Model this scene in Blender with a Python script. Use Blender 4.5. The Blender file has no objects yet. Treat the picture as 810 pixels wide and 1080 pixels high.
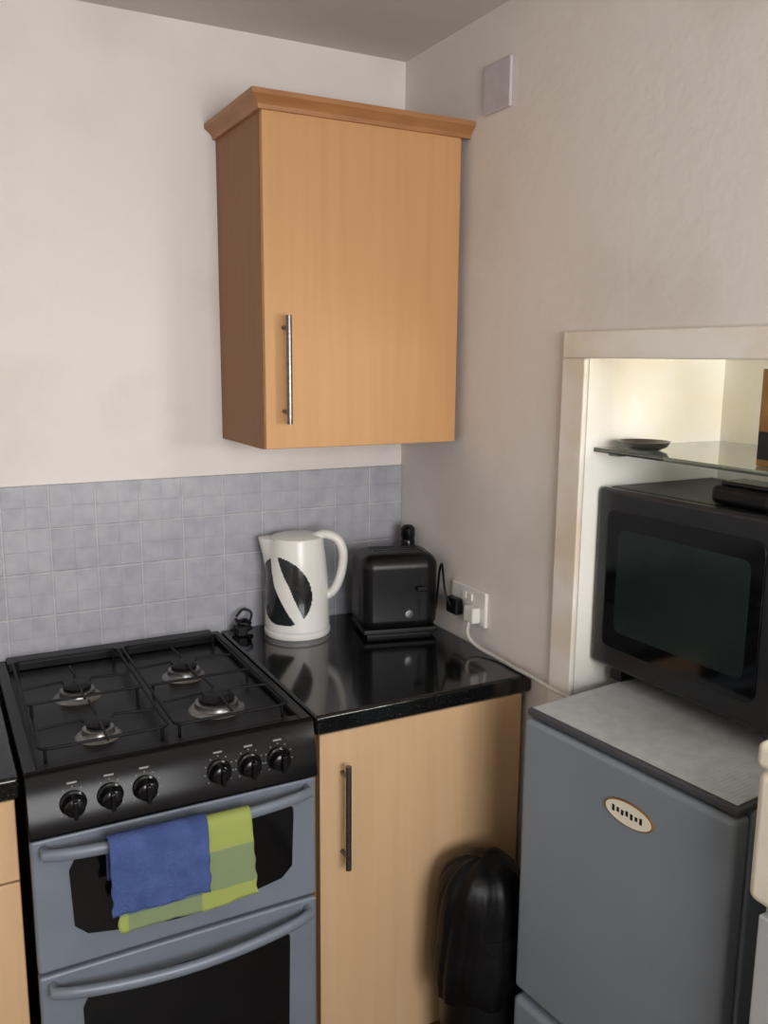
import bpy, bmesh, math, random
from mathutils import Vector, Matrix, noise
random.seed(3)
scene=bpy.context.scene
scene.view_settings.view_transform='Standard'
COL=scene.collection
sin,cos,pi=math.sin,math.cos,math.pi
# ---------------------------------------------------------------- materials
def lin(c):
    return tuple(((x/255)/12.92 if x/255<=.04045 else ((x/255+.055)/1.055)**2.4) for x in c)+(1,)
def mat(name,c,rough=.5,metal=0,c2=None,scale=8,stretch=(1,1,1),bump=0,bscale=60,coat=0,spec=.5,trans=0,detail=4,ramp=(.35,.65),ior=1.45):
    m=bpy.data.materials.new(name); m.use_nodes=True; nt=m.node_tree; b=nt.nodes['Principled BSDF']
    b.inputs['Roughness'].default_value=rough; b.inputs['Metallic'].default_value=metal
    b.inputs['Coat Weight'].default_value=coat; b.inputs['Specular IOR Level'].default_value=spec
    b.inputs['Transmission Weight'].default_value=trans; b.inputs['IOR'].default_value=ior
    b.inputs['Coat Roughness'].default_value=.06
    tc=nt.nodes.new('ShaderNodeTexCoord'); mp=nt.nodes.new('ShaderNodeMapping'); nt.links.new(tc.outputs['Object'],mp.inputs[0])
    mp.inputs['Scale'].default_value=stretch
    n=nt.nodes.new('ShaderNodeTexNoise'); n.inputs['Scale'].default_value=scale; n.inputs['Detail'].default_value=detail
    nt.links.new(mp.outputs[0],n.inputs[0])
    r=nt.nodes.new('ShaderNodeValToRGB'); nt.links.new(n.outputs[0],r.inputs[0])
    if c2 is None: c2=tuple(x*.94 for x in c)
    r.color_ramp.elements[0].position=ramp[0]; r.color_ramp.elements[1].position=ramp[1]
    r.color_ramp.elements[0].color=lin(c2); r.color_ramp.elements[1].color=lin(c)
    nt.links.new(r.outputs[0],b.inputs['Base Color'])
    if bump:
        n2=nt.nodes.new('ShaderNodeTexNoise'); n2.inputs['Scale'].default_value=bscale; nt.links.new(mp.outputs[0],n2.inputs[0])
        bp=nt.nodes.new('ShaderNodeBump'); bp.inputs['Strength'].default_value=bump; bp.inputs['Distance'].default_value=.004
        nt.links.new(n2.outputs[0],bp.inputs['Height']); nt.links.new(bp.outputs[0],b.inputs['Normal'])
    return m
M_wall=mat('wall_paint',(229,223,218),.75,c2=(213,204,195),scale=2.2,bump=.25,bscale=35,detail=8,ramp=(.28,.52))
M_ceil=mat('ceiling_paint',(208,205,198),.9,c2=(198,194,186),scale=2)
M_alc=mat('alcove_white_paint',(244,241,232),.6,c2=(236,227,204),scale=3.2,ramp=(.3,.5),detail=6)
M_trim=mat('white_gloss_trim',(240,235,228),.4,c2=(226,212,188),scale=6,detail=6,ramp=(.3,.55))
M_floor=mat('vinyl_floor',(96,84,72),.5,c2=(70,60,52),scale=9)
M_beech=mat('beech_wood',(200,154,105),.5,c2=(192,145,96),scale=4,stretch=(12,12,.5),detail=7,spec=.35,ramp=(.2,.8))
M_beechd=mat('beech_wood_shaded',(150,104,66),.5,c2=(140,94,58),scale=4,stretch=(12,12,.5),detail=7,spec=.35,ramp=(.2,.8))  # same beech, with the shade on the cabinet side put into its colour
M_beechb=mat('beech_wood_base',(202,169,132),.5,c2=(193,159,121),scale=4,stretch=(12,12,.5),detail=7,spec=.35,ramp=(.2,.8))
M_granite=mat('black_granite',(10,11,12),.12,c2=(10,11,12),scale=300,coat=.2)
r=[n for n in M_granite.node_tree.nodes if n.type=='VALTORGB'][0]
r.color_ramp.elements[0].position=.60; r.color_ramp.elements[1].position=.72
r.color_ramp.elements[0].color=lin((9,10,11)); r.color_ramp.elements[1].color=lin((66,74,76))
M_enamel=mat('black_enamel',(12,12,14),.32,c2=(9,9,10),spec=.3)
M_panel=mat('black_control_panel',(12,12,14),.18,c2=(9,9,10),spec=.2)
M_iron=mat('black_iron',(14,14,16),.5,c2=(10,10,11),spec=.3)
M_glassblk=mat('black_oven_glass',(9,10,12),.08,c2=(7,8,9),spec=.5)
M_plast=mat('black_plastic',(15,15,17),.4,c2=(11,11,13),spec=.35)
M_plastg=mat('black_gloss_plastic',(13,13,15),.2,c2=(10,10,12),spec=.5)
M_mwf=mat('microwave_dark_grey',(34,35,39),.28,c2=(29,30,33),spec=.5)
M_toast=mat('toaster_black',(13,13,15),.33,c2=(10,10,12),spec=.4)
M_bag=mat('black_bag',(12,12,13),.42,c2=(8,8,9),bump=1.0,bscale=18,spec=.25)
M_silv=mat('cooker_silver_paint',(118,126,138),.4,metal=.1,c2=(112,120,131))
M_fridge=mat('fridge_grey_paint',(134,144,154),.36,metal=.1,c2=(128,138,148),scale=3)
M_fridget=mat('fridge_dark_trim',(70,73,77),.45)
M_steel=mat('brushed_steel',(130,128,125),.32,metal=1,c2=(112,110,108),stretch=(1,1,40))
M_alum=mat('burner_aluminium',(140,140,138),.32,metal=.85)
M_white=mat('white_plastic',(234,233,228),.3,c2=(228,226,220),coat=.2)
M_whitec=mat('white_cable',(205,202,195),.5)
M_smoke=mat('kettle_smoke_window',(44,48,48),.15,c2=(26,29,30),coat=.3)
M_lilac=mat('wall_plate_grey',(200,192,198),.5,c2=(190,182,188),scale=30)
M_blue=mat('blue_cloth',(70,88,140),.95,c2=(56,74,124),scale=26,bump=.8,bscale=220)
M_cream=mat('cream_enamel',(238,232,212),.5)
M_pale=mat('pale_grey_panel',(180,182,184),.5)
M_mark=mat('white_print',(150,150,150),.6)
M_brown=mat('brown_carton',(150,112,62),.6,c2=(120,84,42),scale=18)
M_skirt=mat('black_print',(20,20,22),.5)
M_glass=mat('shelf_glass',(225,235,230),.03,c2=(225,235,230),trans=1,ior=1.5)
def tiles():
    m=bpy.data.materials.new('grey_blue_tiles'); m.use_nodes=True; nt=m.node_tree; b=nt.nodes['Principled BSDF']; L=nt.links.new
    b.inputs['Roughness'].default_value=.42
    tc=nt.nodes.new('ShaderNodeTexCoord'); sp=nt.nodes.new('ShaderNodeSeparateXYZ'); L(tc.outputs['Object'],sp.inputs[0])
    cb=nt.nodes.new('ShaderNodeCombineXYZ'); L(sp.outputs[0],cb.inputs[0]); L(sp.outputs[2],cb.inputs[1])
    def brick(w,mort):
        k=nt.nodes.new('ShaderNodeTexBrick'); k.offset=0; k.squash=1
        k.inputs['Scale'].default_value=1; k.inputs['Brick Width'].default_value=w; k.inputs['Row Height'].default_value=w
        k.inputs['Mortar Size'].default_value=mort; k.inputs['Mortar Smooth'].default_value=.4; L(cb.outputs[0],k.inputs[0]); return k
    A=brick(.1002,.0028); A.inputs['Color1'].default_value=lin((175,176,182)); A.inputs['Color2'].default_value=lin((167,168,175)); A.inputs['Mortar'].default_value=lin((194,194,197))
    n=nt.nodes.new('ShaderNodeTexNoise'); n.inputs['Scale'].default_value=30; n.inputs['Detail'].default_value=5; L(tc.outputs['Object'],n.inputs[0])
    r=nt.nodes.new('ShaderNodeValToRGB'); r.color_ramp.elements[0].color=lin((236,236,240)); r.color_ramp.elements[1].color=(1,1,1,1); L(n.outputs[0],r.inputs[0])
    r.color_ramp.elements[0].position=.35; r.color_ramp.elements[1].position=.62
    mx=nt.nodes.new('ShaderNodeMix'); mx.data_type='RGBA'; mx.blend_type='MULTIPLY'; mx.inputs[0].default_value=1
    L(A.outputs[0],mx.inputs[6]); L(r.outputs[0],mx.inputs[7]); L(mx.outputs[2],b.inputs['Base Color'])
    B=brick(.0501,.0014); ad=nt.nodes.new('ShaderNodeMath'); ad.operation='MULTIPLY_ADD'; L(B.outputs[1],ad.inputs[0]); ad.inputs[1].default_value=.3; L(A.outputs[1],ad.inputs[2])
    bp=nt.nodes.new('ShaderNodeBump'); bp.invert=True; bp.inputs['Strength'].default_value=.8; bp.inputs['Distance'].default_value=.002
    L(ad.outputs[0],bp.inputs['Height']); L(bp.outputs[0],b.inputs['Normal']); return m
M_tile=tiles()
def checkcloth():
    m=bpy.data.materials.new('green_check_cloth'); m.use_nodes=True; nt=m.node_tree; b=nt.nodes['Principled BSDF']; L=nt.links.new
    b.inputs['Roughness'].default_value=.95
    tc=nt.nodes.new('ShaderNodeTexCoord'); sp=nt.nodes.new('ShaderNodeSeparateXYZ'); L(tc.outputs['Object'],sp.inputs[0])
    def saw(o,per,th,ph=0):
        a=nt.nodes.new('ShaderNodeMath'); a.operation='MULTIPLY_ADD'; L(o,a.inputs[0]); a.inputs[1].default_value=1/per; a.inputs[2].default_value=10+ph
        f=nt.nodes.new('ShaderNodeMath'); f.operation='FRACT'; L(a.outputs[0],f.inputs[0])
        g=nt.nodes.new('ShaderNodeMath'); g.operation='GREATER_THAN'; L(f.outputs[0],g.inputs[0]); g.inputs[1].default_value=th; return g
    s1=saw(sp.outputs[0],.23,.55,.88); s2=saw(sp.outputs[2],.15,.5,.6)
    ad=nt.nodes.new('ShaderNodeMath'); L(s1.outputs[0],ad.inputs[0]); L(s2.outputs[0],ad.inputs[1])
    dv=nt.nodes.new('ShaderNodeMath'); dv.operation='MULTIPLY'; L(ad.outputs[0],dv.inputs[0]); dv.inputs[1].default_value=.5
    r=nt.nodes.new('ShaderNodeValToRGB'); r.color_ramp.interpolation='CONSTANT'; L(dv.outputs[0],r.inputs[0])
    r.color_ramp.elements[0].color=lin((86,104,120)); r.color_ramp.elements[1].position=.4; r.color_ramp.elements[1].color=lin((120,136,98))
    e=r.color_ramp.elements.new(.9); e.color=lin((148,158,84)); L(r.outputs[0],b.inputs['Base Color']); return m
M_check=checkcloth()
def ribbed():
    m=mat('fridge_top_panel',(196,201,203),.45,c2=(182,188,190),scale=40); nt=m.node_tree; b=nt.nodes['Principled BSDF']
    tc=nt.nodes.new('ShaderNodeTexCoord'); w=nt.nodes.new('ShaderNodeTexWave'); w.bands_direction='Y'; w.inputs['Scale'].default_value=40
    nt.links.new(tc.outputs['Object'],w.inputs[0]); bp=nt.nodes.new('ShaderNodeBump'); bp.inputs['Strength'].default_value=.25; bp.inputs['Distance'].default_value=.001
    nt.links.new(w.outputs[1],bp.inputs['Height']); nt.links.new(bp.outputs[0],b.inputs['Normal']); return m
M_rib=ribbed()
# ---------------------------------------------------------------- mesh helpers
def grp(name,loc=(0,0,0),rot=0):
    e=bpy.data.objects.new(name,None); COL.objects.link(e); e.location=loc; e.rotation_euler=(0,0,rot); e.empty_display_size=.05
    e['world']= 1 if rot==0 else 0; return e
def fin(name,bm,mats,par=None,smooth=None,bevel=0,seg=3,solid=0,sub=0):
    bmesh.ops.recalc_face_normals(bm,faces=bm.faces)
    me=bpy.data.meshes.new(name); bm.to_mesh(me); bm.free()
    if not isinstance(mats,(list,tuple)): mats=[mats]
    for m in mats: me.materials.append(m)
    if smooth or bevel:
        for p in me.polygons: p.use_smooth=True
        if smooth and smooth is not True: me.set_sharp_from_angle(angle=math.radians(smooth))
    o=bpy.data.objects.new(name,me); COL.objects.link(o)
    if par is not None:
        o.parent=par
        if par['world']: o.matrix_parent_inverse=Matrix.Translation(-Vector(par.location))
    if solid:
        s=o.modifiers.new('s','SOLIDIFY'); s.thickness=solid; s.offset=0
    if sub:
        s=o.modifiers.new('u','SUBSURF'); s.levels=sub; s.render_levels=sub
    if bevel:
        b=o.modifiers.new('b','BEVEL'); b.width=bevel; b.segments=seg; b.limit_method='ANGLE'; b.harden_normals=True; b.angle_limit=math.radians(40)
    return o
def addbox(bm,x0,x1,y0,y1,z0,z1):
    v=[bm.verts.new((x,y,z)) for x in (x0,x1) for y in (y0,y1) for z in (z0,z1)]
    for f in ((0,1,3,2),(4,6,7,5),(0,4,5,1),(2,3,7,6),(0,2,6,4),(1,5,7,3)): bm.faces.new([v[i] for i in f])
def box(name,x0,x1,y0,y1,z0,z1,m,par=None,bevel=0,seg=3):
    bm=bmesh.new(); addbox(bm,min(x0,x1),max(x0,x1),min(y0,y1),max(y0,y1),min(z0,z1),max(z0,z1)); return fin(name,bm,m,par,bevel=bevel,seg=seg)
def boxes(name,L,m,par=None,bevel=0):
    bm=bmesh.new()
    for b in L: addbox(bm,*b)
    return fin(name,bm,m,par,bevel=bevel)
def addtube(bm,pts,r,n=12,closed=False,flat=(1,1)):
    pts=[Vector(p) for p in pts]; N=len(pts); rings=[]; up=None
    for i,p in enumerate(pts):
        if closed: t=(pts[(i+1)%N]-pts[i-1])
        else: t=pts[min(i+1,N-1)]-pts[max(i-1,0)]
        t.normalize()
        if up is None:
            up=Vector((0,0,1)) if abs(t.z)<.9 else Vector((0,1,0))
        a=t.cross(up); 
        if a.length<1e-4: a=t.cross(Vector((1,0,0)))
        a.normalize(); b=a.cross(t).normalized(); up=b
        rr=r[i] if isinstance(r,(list,tuple)) else r
        rings.append([bm.verts.new(p+a*cos(2*pi*k/n)*rr*flat[0]+b*sin(2*pi*k/n)*rr*flat[1]) for k in range(n)])
    for i in range(N if closed else N-1):
        A,B=rings[i],rings[(i+1)%N]
        for k in range(n): bm.faces.new((A[k],A[(k+1)%n],B[(k+1)%n],B[k]))
    if not closed: bm.faces.new(rings[0][::-1]); bm.faces.new(rings[-1])
def tube(name,pts,r,m,par=None,n=12,closed=False,flat=(1,1)):
    bm=bmesh.new(); addtube(bm,pts,r,n,closed,flat); return fin(name,bm,m,par,smooth=50)
def smoothpath(P,k=8):
    P=[Vector(p) for p in P]; out=[]
    Q=[P[0]*2-P[1]]+P+[P[-1]*2-P[-2]]
    for i in range(1,len(Q)-2):
        for j in range(k):
            t=j/k; a,b,c,d=Q[i-1],Q[i],Q[i+1],Q[i+2]
            out.append(.5*((2*b)+(c-a)*t+(2*a-5*b+4*c-d)*t*t+(3*b-a-3*c+d)*t**3))
    out.append(P[-1]); return out
def addlathe(bm,prof,c,n=48,ax='z'):
    rings=[]
    for (r,h) in prof:
        R=[]
        for k in range(n):
            a=2*pi*k/n; x,y=r*cos(a),r*sin(a)
            if ax=='z': p=(c[0]+x,c[1]+y,c[2]+h)
            elif ax=='y': p=(c[0]+x,c[1]-h,c[2]+y)
            else: p=(c[0]-h,c[1]+x,c[2]+y)
            R.append(bm.verts.new(p))
        rings.append(R)
    for A,B in zip(rings,rings[1:]):
        for k in range(n): bm.faces.new((A[k],A[(k+1)%n],B[(k+1)%n],B[k]))
    bm.faces.new(rings[0][::-1]); bm.faces.new(rings[-1])
def lathe(name,prof,c,m,par=None,n=48,ax='z',ang=40):
    bm=bmesh.new(); addlathe(bm,prof,c,n,ax); return fin(name,bm,m,par,smooth=ang)
def plate(name,out,y0,y1,m,par=None,ax='y',bevel=0):
    bm=bmesh.new(); A=[];B=[]
    for (a,z) in out:
        if ax=='y': A.append(bm.verts.new((a,y0,z))); B.append(bm.verts.new((a,y1,z)))
        elif ax=='x': A.append(bm.verts.new((y0,a,z))); B.append(bm.verts.new((y1,a,z)))
        else: A.append(bm.verts.new((a,z,y0))); B.append(bm.verts.new((a,z,y1)))
    n=len(out)
    bm.faces.new(A); bm.faces.new(B[::-1])
    for i in range(n): bm.faces.new((A[i],B[i],B[(i+1)%n],A[(i+1)%n]))
    return fin(name,bm,m,par,bevel=bevel)
def rrect(x0,x1,z0,z1,r,k=6):
    o=[]
    for cx,cz,a0 in ((x1-r,z1-r,0),(x0+r,z1-r,90),(x0+r,z0+r,180),(x1-r,z0+r,270)):
        for i in range(k+1):
            a=math.radians(a0+90*i/k); o.append((cx+r*cos(a),cz+r*sin(a)))
    return o
# ---------------------------------------------------------------- room shell
H=2.3153; XL=-2.5; YF=-3.3; AT=1.600; AY0=-.736; AY1=-1.90; AXD=.37
box('floor',XL-.1,.6,YF-.1,.1,-.1,0,M_floor)
box('ceiling',XL-.1,.6,YF-.1,.1,H,H+.1,M_ceil)
box('wall_back',XL-.1,.6,0,.1,0,H,M_wall)
box('wall_left',XL-.1,XL,YF-.1,0,0,H,M_wall)
boxes('wall_right',[(0,.6,AY0,0,0,H),(0,.6,AY1,AY0,AT,H),(0,.6,YF-.1,AY1,0,H)],M_wall)
WX0,WX1,WZ0,WZ1=-1.35,-.15,1.0,2.05
boxes('wall_front',[(XL,WX0,YF-.1,YF,0,H),(WX1,0,YF-.1,YF,0,H),(WX0,WX1,YF-.1,YF,0,WZ0),(WX0,WX1,YF-.1,YF,WZ1,H)],M_wall)
f=.045
boxes('window_1',[(WX0,WX0+f,YF-.08,YF-.03,WZ0,WZ1),(WX1-f,WX1,YF-.08,YF-.03,WZ0,WZ1),(WX0+f,WX1-f,YF-.08,YF-.03,WZ0,WZ0+f),(WX0+f,WX1-f,YF-.08,YF-.03,WZ1-f,WZ1),((WX0+WX1)/2-.02,(WX0+WX1)/2+.02,YF-.075,YF-.035,WZ0+f,WZ1-f)],M_trim)
boxes('wall_alcove',[(AXD,AXD+.03,AY1+.004,AY0-.003,0.004,AT-.004),(0.001,AXD,AY0-.003,AY0-.0002,0.004,AT-.002),(0.001,AXD,AY1+.004,AY0-.003,AT-.008,AT),(0.001,AXD,AY1,AY1+.008,0.004,AT-.008)],M_alc)
boxes('trim_1',[(-.012,-.0003,-.740,-.672,0.0,1.589),(-.012,-.0003,AY1-.06,-.672,1.589,1.640),(-.012,-.0003,AY1-.06,AY1+.004,0,1.589)],M_trim,bevel=.004)
box('tile_splashback',-1.75,-.0005,-.008,-.0002,.908,1.302,M_tile,bevel=.001)
# ---------------------------------------------------------------- wall cabinet
cx0,cx1=-.496,-.020; cz0,cz1=1.391,2.080; cd=-.282; cf=-.3005
g=grp('wall_cabinet',((cx0+cx1)/2,-.15,cz0))
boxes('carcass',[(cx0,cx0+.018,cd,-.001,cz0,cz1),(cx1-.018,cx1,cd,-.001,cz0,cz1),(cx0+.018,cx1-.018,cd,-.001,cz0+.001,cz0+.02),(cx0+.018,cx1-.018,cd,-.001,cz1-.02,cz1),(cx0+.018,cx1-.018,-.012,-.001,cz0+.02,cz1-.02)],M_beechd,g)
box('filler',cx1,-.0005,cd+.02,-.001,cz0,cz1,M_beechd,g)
box('door',cx0+.002,cx1-.001,cf,cd-.001,cz0+.001,cz1-.002,M_beech,g,bevel=.002)
def cornice():
    prof=[(0,cz1-.008),(.007,cz1-.008),(.009,cz1+.000),(.014,cz1+.006),(.022,cz1+.012),(.026,cz1+.015),(.026,cz1+.025),(0,cz1+.025)]
    bm=bmesh.new(); L=[]
    for o_,z in prof:
        L.append([bm.verts.new((cx0-o_,-.001,z)),bm.verts.new((cx0-o_,cf-o_,z)),bm.verts.new((-.001,cf-o_,z))])
    for i in range(len(L)):
        A,B=L[i],L[(i+1)%len(L)]
        for k in range(2): bm.faces.new((A[k],A[k+1],B[k+1],B[k]))
    bm.faces.new([l[0] for l in L]); bm.faces.new([l[2] for l in L][::-1])
    addbox(bm,cx0,-.001,cf,-.001,cz1+.014,cz1+.024)
    return fin('cornice',bm,mat('beech_cornice',(170,120,76),.45,c2=(158,108,66),scale=5,stretch=(2,2,14)),g,smooth=25)
cornice()
def barhandle(par,x,y,z0,z1,r=.006):
    bm=bmesh.new(); addtube(bm,[(x,y-.03,z0),(x,y-.03,z1)],r,14)
    for z in (z0+.025,z1-.025): addtube(bm,[(x,y+.0005,z),(x,y-.03,z)],r*.75,10)
    return fin('handle',bm,M_steel,par,smooth=50)
barhandle(g,-.452,cf,1.447,1.672,.0062)
# ---------------------------------------------------------------- base cabinets + worktops
def carc(g,x0,x1):
    boxes('carcass',[(x0,x0+.018,-.575,-.002,.12,.868),(x1-.018,x1,-.575,-.002,.12,.868),(x0+.018,x1-.018,-.575,-.002,.12,.138),(x0+.018,x1-.018,-.575,-.002,.85,.868)],M_beechd,g)
    box('plinth',x0,x1,-.54,-.52,0.0,.12,M_beechd,g)
g=grp('base_cabinet',(-.26,-.3,0))
carc(g,-.508,-.018)
box('door',-.503,-.020,-.596,-.577,.13,.866,M_beechb,g,bevel=.002)
barhandle(g,-.455,-.596,.585,.805)
box('worktop',-.516,-.0008,-.607,-.0095,.870,.910,M_granite,g,bevel=.008,seg=4)
g=grp('base_cabinet.001',(-1.3,-.3,0))
carc(g,-1.60,-1.048)
box('drawer_front',-1.598,-1.050,-.596,-.577,.722,.866,M_beechb,g,bevel=.002)
box('door',-1.598,-1.050,-.596,-.577,.13,.718,M_beechb,g,bevel=.002)
barhandle(g,-1.54,-.596,.45,.67)
box('worktop',-1.70,-1.040,-.607,-.0095,.870,.910,M_granite,g,bevel=.008,seg=4)
# ---------------------------------------------------------------- cooker
X0,X1=-1.034,-.522; XC=(X0+X1)/2
g=grp('gas_cooker',(XC,-.3,0))
box('body',X0+.003,X1-.003,-.596,-.012,.03,.885,M_enamel,g,bevel=.004)
boxes('feet',[(X0+.03,X0+.07,-.56,-.52,0,.03),(X1-.07,X1-.03,-.56,-.52,0,.03),(X0+.03,X0+.07,-.08,-.04,0,.03),(X1-.07,X1-.03,-.08,-.04,0,.03)],M_iron,g)
boxes('hob_tray',[(X0,X1,-.606,-.010,.884,.898),(X0,X0+.022,-.606,-.010,.898,.911),(X1-.022,X1,-.606,-.010,.898,.911),(X0+.022,X1-.022,-.606,-.578,.898,.911),(X0+.022,X1-.022,-.06,-.010,.898,.918)],M_enamel,g,bevel=.003)
for i,(bx,by,br) in enumerate([(-.898,-.265,.034),(-.672,-.245,.034),(-.893,-.475,.028),(-.662,-.45,.042)]):
    lathe('burner_base_%d'%i,[(br+.014,0),(br+.010,.004),(br+.002,.006),(br,.010),(br,.016),(br-.006,.018)],(bx,by,.898),M_alum,g,n=36)
    lathe('burner_cap_%d'%i,[(br-.007,.0),(br-.006,.006),(br-.014,.009),(.001,.010)],(bx,by,.9165),M_iron,g,n=36)
    bm=bmesh.new(); zz=.934
    for k in range(4):
        a=k*pi/2; c0,s0=cos(a),sin(a)
        addtube(bm,[(bx+c0*.105,by+s0*.098,zz-.004),(bx+c0*.028,by+s0*.028,zz),(bx+c0*.026,by+s0*.026,zz-.006)],.0026,8)
    fin('pan_fingers_%d'%i,bm,M_iron,g,smooth=50)
def rloop(x0,x1,y0,y1,z,r=.015):
    return [(a,b,z) for a,b in rrect(x0,x1,y0,y1,r,4)]
for i,(a,b) in enumerate([(-1.004,-.784),(-.772,-.552)]):
    bm=bmesh.new()
    addtube(bm,rloop(a,b,-.560,-.085,.928),.0030,8,closed=True)
    addtube(bm,[(a,-.345,.928),(b,-.345,.928)],.0028,8)
    for x in (a+.01,b-.01):
        for y in (-.55,-.095,-.345): addtube(bm,[(x,y,.928),(x,y,.899)],.003,8)
    fin('pan_support_%d'%i,bm,M_iron,g,smooth=50)
bm=bmesh.new(); pr=[(-.598,.911),(-.606,.911),(-.612,.906),(-.632,.806),(-.628,.801),(-.598,.801)]
A=[bm.verts.new((X0,y,z)) for y,z in pr]; B=[bm.verts.new((X1,y,z)) for y,z in pr]
bm.faces.new(A); bm.faces.new(B[::-1])
for i in range(len(pr)): bm.faces.new((A[i],A[(i+1)%6],B[(i+1)%6],B[i]))
fin('control_panel',bm,M_panel,g,bevel=.002)
def pany(z): return -.612-(.906-z)*.2
for i,kx in enumerate([-.962,-.902,-.843,-.712,-.655,-.598]):
    kz=.853; ky=pany(kz)
    lathe('knob_%d'%i,[(.022,.0),(.022,.004),(.0185,.006),(.0165,.022),(.014,.024),(.001,.0245)],(kx,ky,kz),M_plastg,g,n=32,ax='y')
    box('knob_grip_%d'%i,kx-.004,kx+.004,ky-.034,ky-.02,kz-.016,kz+.016,M_plastg,g,bevel=.002)
    bm=bmesh.new()
    for k in range(9):
        a=math.radians(-40+k*32.5); px,pz=kx+.0265*cos(a),kz+.0265*sin(a)
        w=.0010
        addbox(bm,px-w,px+w,pany(pz)-.0012,pany(pz)+.001,pz-w,pz+w)
    addbox(bm,kx-.008,kx+.008,pany(.886)-.001,pany(.886)+.001,.8845,.8875)
    fin('dial_marks_%d'%i,bm,M_mark,g)
def bowedge(x0,x1,z0,z1,sag,n=16):
    o=[]
    for i in range(n+1):
        t=i/n; o.append((x0+.01+(x1-x0-.02)*t,z1+sag*.35*sin(pi*t)))
    for i in range(1,5):
        a=pi/2-i*pi/2/5; o.append((x1-.01+.01*cos(a),z1-.01+.01*sin(a)))
    o.append((x1,z1-.02)); o.append((x1-.004,z0+.02))
    for i in range(n+1):
        t=1-i/n; o.append((x0+.025+(x1-x0-.05)*t,z0-sag*sin(pi*t)))
    o.append((x0+.004,z0+.02)); o.append((x0,z1-.02)); return o
box('grill_door',X0+.001,X1-.001,-.622,-.597,.552,.798,M_silv,g,bevel=.006)
plate('grill_door_glass',bowedge(-.975,-.570,.608,.752,.022),-.6245,-.6215,M_glassblk,g)
box('oven_door',X0+.001,X1-.001,-.622,-.597,.130,.546,M_silv,g,bevel=.006)
plate('oven_door_glass',bowedge(-.965,-.580,.22,.487,.018),-.6245,-.6215,M_glassblk,g)
box('drawer_panel',X0+.001,X1-.001,-.615,-.597,.04,.126,M_enamel,g,bevel=.004)
def bowhandle(nm,z,sag):
    P=[]
    for i in range(25):
        t=i/24; x=X0+.022+(X1-X0-.044)*t; P.append((x,-.640-.026*sin(pi*t)**.6,z-sag*(sin(pi*t))))
    P=[(X0+.022,-.621,z)]+P+[(X1-.022,-.621,z)]
    tube(nm,P,.0085,M_silv,g,n=14,flat=(1,1.3))
bowhandle('grill_door_handle',.779,.0)
bowhandle('oven_door_handle',.525,.012)
# ---------------------------------------------------------------- towels over the handle
def towel(name,x0,x1,zf,zb,m,ph,rad,skew=0,amp=.004,yb=-.666,fan=0,off=.003):
    g=grp(name,((x0+x1)/2,yb,zf)); bm=bmesh.new(); hz=.779
    path=[]
    n=10
    for i in range(n): path.append((yb+rad*1.0,zb+(hz-zb)*i/n,0))
    for i in range(9):
        a=-i*pi/8; path.append((yb+rad*cos(a),hz-rad*1.1*sin(a),0))
    for i in range(1,31): path.append((yb-rad,hz-(hz-zf)*i/30,i/30))
    nx=44; G=[]
    for (y,z,t) in path:
        row=[]
        for j in range(nx+1):
            u=j/nx; x=x0+(x1-x0)*u+fan*t*(u-.3)+.002*sin(9*z*20+ph)*t
            dy=(amp*sin(u*13+ph)+amp*.6*sin(u*29+ph*2))*t
            dz=-skew*t*sin(pi*u*.9)-.002*t*sin(u*11+ph)
            row.append(bm.verts.new((x,y-abs(dy)-off*t,z+dz)))
        G.append(row)
    for A,B in zip(G,G[1:]):
        for j in range(nx): bm.faces.new((A[j],A[j+1],B[j+1],B[j]))
    fin('cloth',bm,m,g,smooth=True,solid=.0018)
towel('tea_towel',-.905,-.672,.632,.70,M_check,1.0,.0150,.004,.0018,fan=.012,off=.0)
towel('dish_cloth',-.918,-.752,.668,.71,M_blue,2.2,.0200,.0,.003,off=.002)
# ---------------------------------------------------------------- kettle
KA=math.atan2(-.47,.88)
g=grp('electric_kettle',(-.345,-.098,.910),KA)   # local +x = handle side
lathe('power_base',[(.080,0),(.082,.003),(.082,.012),(.076,.018),(.07,.019)],(0,0,.0),M_white,g)
def kr(th,h):
    t=h/.220
    r=.080-.015*t+.004*sin(pi*t)
    d=abs(((th-pi)+pi)%(2*pi)-pi)
    if t>.55: r+=.030*((t-.55)/.45)**1.3*math.exp(-(d/.32)**2)
    return r
bm=bmesh.new(); NT,NH=180,100; rings=[]
for j in range(NH+1):
    h=.220*j/NH; rings.append([bm.verts.new((kr(2*pi*k/NT,h)*cos(2*pi*k/NT),kr(2*pi*k/NT,h)*sin(2*pi*k/NT),.0195+h)) for k in range(NT)])
for j in range(NH):
    for k in range(NT):
        fc=bm.faces.new((rings[j][k],rings[j][(k+1)%NT],rings[j+1][(k+1)%NT],rings[j+1][k]))
        th=2*pi*(k+.5)/NT; t=(j+.5)/NH
        s=(th-pi)/(pi)
        dark=False
        if 0.02<s<.74 and .08<t<.84:
            e=((s-.34-.10*(.5-t))/.34)**2+((t-.45)/.38)**2
            if e<1: dark=True
            cxs=.20+.42*(1-t)**1.3
            if abs(s-cxs)<.070*(1.25-1.2*abs(t-.5)): dark=False
        if dark: fc.material_index=1
bm.faces.new(rings[-1]); bm.faces.new(rings[0][::-1])
fin('jug_body',bm,[M_white,M_smoke],g,smooth=50)
lathe('lid',[(.064,0),(.064,.004),(.054,.008),(.03,.011),(.001,.012)],(0.002,0,.2395),M_white,g)
tube('handle',smoothpath([(.040,0,.240),(.070,0,.249),(.100,0,.237),(.114,0,.205),(.111,0,.160),(.095,0,.113),(.070,0,.09)],6),.012,M_white,g,n=14,flat=(1.3,.95))
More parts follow.
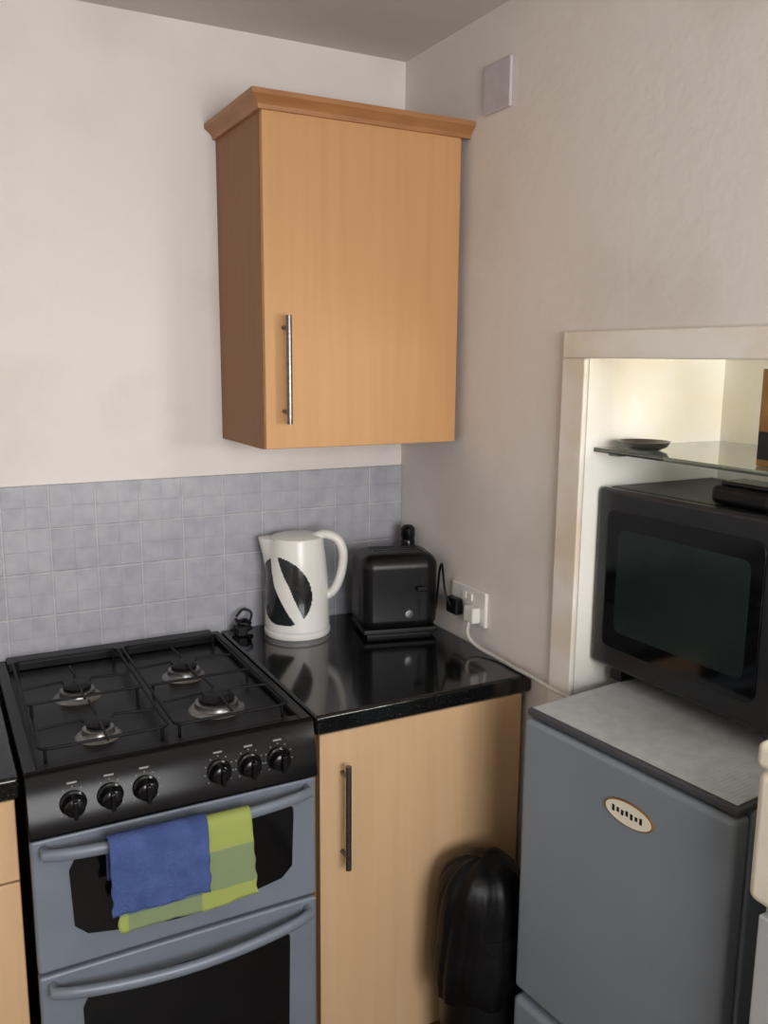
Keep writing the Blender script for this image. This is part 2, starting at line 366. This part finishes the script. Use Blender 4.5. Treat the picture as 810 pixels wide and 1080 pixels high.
# ---------------------------------------------------------------- toaster (with its flex and plug)
TA=-math.radians(14); TL=(-.121,-.190,.910)
g=grp('toaster',TL,TA)
box('feet',-.08,.08,-.055,.055,0,.010,M_plast,g)
box('shell',-.099,.099,-.070,.070,.008,.207,M_toast,g,bevel=.036,seg=8)
for i,y in enumerate((-.020,.020)):
    boxes('slot_rim_%d'%i,[(-.06,.06,y-.012,y-.009,.204,.209),(-.06,.06,y+.009,y+.012,.204,.209),(-.063,-.06,y-.012,y+.012,.204,.209),(.06,.063,y-.012,y+.012,.204,.209)],M_plastg,g)
    box('slot_%d'%i,-.06,.06,y-.009,y+.009,.2055,.2076,M_iron,g)
box('base_band',-.094,.094,-.0715,.066,.010,.024,M_plast,g,bevel=.004)
box('lever_track',.045,.051,-.0712,-.06,.05,.15,M_iron,g)
box('lever',.036,.060,-.088,-.068,.118,.130,M_plast,g,bevel=.003)
lathe('browning_dial',[(.011,0),(.010,.006),(.001,.007)],(.020,-.0695,.060),M_steel,g,n=24,ax='y')
MI=(Matrix.Translation(TL)@Matrix.Rotation(TA,4,'Z')).inverted()
pb=box('plug_body',-.036,-.0140,-.345,-.299,.975,1.015,M_plast,g,bevel=.005); pb.matrix_parent_inverse=MI
fx=tube('flex',smoothpath([(-.03,-.322,.98),(-.045,-.31,1.03),(-.030,-.27,1.085),(-.022,-.245,1.06),(-.018,-.23,1.0),(-.022,-.22,.95),(-.05,-.19,.935)],7),.003,M_plast,g,n=8); fx.matrix_parent_inverse=MI
g=grp('pepper_mill',(-.024,-.085,.910))
lathe('mill_body',[(.019,0),(.019,.02),(.015,.07),(.017,.12),(.019,.20),(.017,.205)],(-.024,-.085,.910),M_plastg,g,n=28)
lathe('mill_cap',[(.0175,0),(.019,.01),(.019,.028),(.012,.036),(.001,.038)],(-.024,-.085,1.1155),M_plastg,g,n=28)
g=grp('cable_coil',(-.470,-.05,.910))
bm=bmesh.new()
for i,(rx,ry,dz,tl) in enumerate([(.024,.018,.006,.0),(.020,.020,.016,.5),(.016,.014,.027,-.5)]):
    addtube(bm,[(-.473+rx*cos(a*pi/8),-.052+ry*sin(a*pi/8),.913+dz+.008*tl*cos(a*pi/8)+.004*sin(a)) for a in range(16)],.0036,8,closed=True)
addtube(bm,smoothpath([(-.455,-.05,.93),(-.445,-.04,.955),(-.465,-.035,.965),(-.485,-.04,.95)],5),.0034,8)
fin('coil',bm,M_plast,g,smooth=50)
box('plug',-.495,-.470,-.085,-.060,.9105,.935,M_plast,g,bevel=.004)
# ---------------------------------------------------------------- socket, plugs, cables
g=grp('wall_socket',(0,-.358,1.005))
box('plate',-.010,-.0005,-.431,-.285,.963,1.048,M_white,g,bevel=.003)
boxes('switches',[(-.0135,-.010,-.352,-.338,1.018,1.034),(-.0135,-.010,-.378,-.364,1.018,1.034)],M_white,g)
g=grp('fridge_plug',(-.02,-.39,1.0))
box('plug_body',-.034,-.0105,-.416,-.374,.972,1.010,M_white,g,bevel=.005)
tube('flex',smoothpath([(-.03,-.395,.975),(-.036,-.40,.945),(-.03,-.43,.925),(-.02,-.50,.9165),(-.022,-.57,.9155),(-.022,-.62,.9155),(-.026,-.68,.915),(-.026,-.75,.915),(-.024,-.792,.913)],7),.0045,M_whitec,g,n=8)
box('blanking_plate',-.009,-.0003,-.462,-.364,2.105,2.205,M_lilac,None,bevel=.003)
# ---------------------------------------------------------------- fridge (rotated)
FR=math.atan2(.048,.451)
fz=.947
g=grp('fridge_freezer',(-.185,-.819,0),FR)   # local: front at x=0, left edge y=0, extends -y, back +x
W=.445; D=.50
box('cabinet_body',.045,D,-W,0,.03,fz-.016,M_fridge,g,bevel=.006)
boxes('feet',[(.07,.11,-.06,-.02,0,.03),(.07,.11,-W+.02,-W+.06,0,.03),(D-.08,D-.04,-.06,-.02,0,.03),(D-.08,D-.04,-W+.02,-W+.06,0,.03)],M_plast,g)
box('top_panel',.006,D,-W,0,fz-.016,fz,M_fridget,g,bevel=.006)
box('top_surface',.014,D-.01,-W+.008,-.008,fz,fz+.0015,M_rib,g)
box('door',.0,.040,-W,0,.366,fz-.019,M_fridge,g,bevel=.010,seg=5)
box('lower_door',-.004,.040,-W,0,.06,.350,M_fridge,g,bevel=.014,seg=5)
boxes('door_seal',[(.040,.045,-W+.01,-.01,.07,.34),(.040,.045,-W+.01,-.01,.375,fz-.045)],M_fridget,g)
def oval(a,b,cy,cz,n=40): return [(cy+a*cos(2*pi*k/n),cz+b*sin(2*pi*k/n)) for k in range(n)]
BY,BZ=-.255,.852
plate('badge_rim',oval(.050,.0215,BY,BZ),-.003,.001,M_brown,g,ax='x')
plate('badge',oval(.047,.0190,BY,BZ),-.0042,-.0028,M_cream,g,ax='x')
boxes('badge_lettering',[(-.0048,-.004,BY+.030-.0095*i-.0025,BY+.030-.0095*i+.0025,BZ-.005+(i%2)*.002,BZ+.006-(i%3)*.001) for i in range(7)],M_skirt,g)
# ---------------------------------------------------------------- microwave
g=grp('microwave_oven',(.034,-.7445,.949),math.radians(1.5))
W=.50; D=.32; Z0=.033; Z1=.392
box('case',.02,D,-W,0,Z0,Z1,M_plast,g,bevel=.012,seg=4)
boxes('feet',[(.03,.07,-.06,-.03,0,Z0),(.03,.07,-W+.03,-W+.06,0,Z0),(D-.07,D-.03,-.06,-.03,0,Z0),(D-.07,D-.03,-W+.03,-W+.06,0,Z0)],M_plast,g)
box('front_frame',.0,.022,-W,0,Z0,Z1,M_mwf,g,bevel=.010,seg=5)
plate('door_window',rrect(-W+.11,-.030,Z0+.045,Z1-.040,.02),-.0035,.002,M_glassblk,g,ax='x',bevel=.001)
plate('window_mesh',rrect(-W+.135,-.065,Z0+.08,Z1-.075,.015),-.0045,-.003,mat('mesh_window',(34,44,43),.16,c2=(24,33,32),scale=4),g,ax='x')
lathe('timer_knob',[(.022,0),(.020,.014),(.001,.016)],(-.0,-W+.045,Z0+.13),M_steel,g,n=28,ax='x')
lathe('power_knob',[(.022,0),(.020,.014),(.001,.016)],(-.0,-W+.045,Z0+.24),M_steel,g,n=28,ax='x')
g=grp('charger_box',(.10,-1.03,1.3415))
box('charger_body',.07,.15,-1.11,-.985,1.3418,1.375,M_plast,g,bevel=.012,seg=5)
box('charger_top',.08,.14,-1.10,-1.00,1.375,1.383,M_plastg,g,bevel=.003)
# ---------------------------------------------------------------- glass shelf and things on it
g=grp('glass_shelf',(.2,-1.27,1.412))
box('glass',.02,AXD-.002,AY1+.010,AY0-.005,1.410,1.418,M_glass,g)
boxes('brackets',[(.06,.08,AY0-.03,AY0-.0035,1.400,1.4095),(.30,.32,AY0-.03,AY0-.0035,1.400,1.4095),(.06,.08,AY1+.0085,AY1+.03,1.400,1.4095),(.30,.32,AY1+.0085,AY1+.03,1.400,1.4095)],M_steel,g)
g=grp('metal_dish',(.085,-.815,1.4185))
lathe('dish',[(.03,0),(.044,.006),(.050,.016),(.047,.016),(.040,.008),(.001,.005)],(.080,-.812,1.4185),mat('dull_pewter',(120,116,108),.3,metal=.8),g,n=40)
g=grp('food_carton',(.10,-1.14,1.4185))
box('carton',.06,.13,-1.22,-1.084,1.4185,1.575,M_brown,g,bevel=.002)
box('label',.0585,.0598,-1.215,-1.087,1.43,1.475,M_skirt,g)
# ---------------------------------------------------------------- bin
BX,BY_=-.186,-.704
g=grp('waste_bin',(BX,BY_,0))
lathe('bucket',[(.070,0),(.074,.01),(.092,.45),(.090,.45)],(BX,BY_,0),M_plast,g)
bm=bmesh.new(); n=110
prof=[(.012,.582),(.035,.580),(.058,.571),(.076,.555),(.087,.535),(.093,.510),(.096,.480),(.0985,.445),(.1015,.41),(.1045,.37),(.1035,.335),(.099,.30),(.095,.296)]
R=[]
for j,(r,h) in enumerate(prof):
    row=[]
    for k in range(n):
        a=2*pi*k/n; nz=noise.noise(Vector((cos(a)*2.2,sin(a)*2.2,h*9)))
        w=(.0022*sin(a*13+j*.6)+.0015*sin(a*29+j))*min(1,j/4)+.006*nz*min(1,j/3)*(1 if j<7 else .4)
        row.append(bm.verts.new((BX+(r+w)*cos(a),BY_+(r*.9+w*.5)*sin(a),h+.008*sin(a*5+1)*(j>9)+.006*nz)))
    R.append(row)
for A,B in zip(R,R[1:]):
    for k in range(n): bm.faces.new((A[k],A[(k+1)%n],B[(k+1)%n],B[k]))
bm.faces.new(R[0])
fin('lid_and_liner',bm,M_bag,g,smooth=True,solid=.0015)
# ---------------------------------------------------------------- white cupboard and bread bin past the fridge
g=grp('side_cupboard',(.0,-1.6,0))
box('carcass',-.18,.34,-1.85,-1.352,.0,.87,M_pale,g,bevel=.004)
box('door',-.198,-.181,-1.845,-1.356,.05,.86,M_pale,g,bevel=.003)
g=grp('bread_bin',(-.02,-1.55,.871))
box('bin_body',-.200,.10,-1.74,-1.334,.871,1.06,M_cream,g,bevel=.015,seg=5)
box('bin_lid',-.203,.102,-1.742,-1.332,1.061,1.10,M_cream,g,bevel=.012,seg=4)
# ---------------------------------------------------------------- lights
def area(name,loc,tgt,sx,sy,e,c=(1,1,1)):
    l=bpy.data.lights.new(name,'AREA'); l.shape='RECTANGLE'; l.size=sx; l.size_y=sy; l.energy=e; l.color=c
    o=bpy.data.objects.new(name,l); COL.objects.link(o); o.location=loc
    o.rotation_euler=(Vector(tgt)-Vector(loc)).to_track_quat('-Z','Y').to_euler(); return o
area('window_daylight',((WX0+WX1)/2,YF-.0,1.52),((WX0+WX1)/2,0,1.3),1.1,.95,47,(1,.985,.985))
area('alcove_fill_light',(.2,AY1+.03,1.5),(.2,-.7,1.42),.28,.16,6.0,(1,.99,.96))  # added fill lamp to brighten the alcove, no window opening behind it
w=bpy.data.worlds.new('World'); scene.world=w; w.use_nodes=True
w.node_tree.nodes['Background'].inputs[0].default_value=(.8,.88,1,1); w.node_tree.nodes['Background'].inputs[1].default_value=1.0
# ---------------------------------------------------------------- camera
yaw,pitch,roll=.4873,.1768,.0086
ff=Vector((sin(yaw)*cos(pitch),cos(yaw)*cos(pitch),-sin(pitch))); r0=Vector((cos(yaw),-sin(yaw),0)); u0=r0.cross(ff)
rr=cos(roll)*r0+sin(roll)*u0; uu=-sin(roll)*r0+cos(roll)*u0
cam=bpy.data.cameras.new('camera'); co=bpy.data.objects.new('camera',cam); COL.objects.link(co)
mw=Matrix((( rr.x,uu.x,-ff.x,-1.1355),(rr.y,uu.y,-ff.y,-2.0474),(rr.z,uu.z,-ff.z,1.5889),(0,0,0,1)))
co.matrix_world=mw; cam.sensor_fit='VERTICAL'; cam.sensor_height=36; cam.lens=36*916.81/1080; cam.clip_start=.02
scene.camera=co
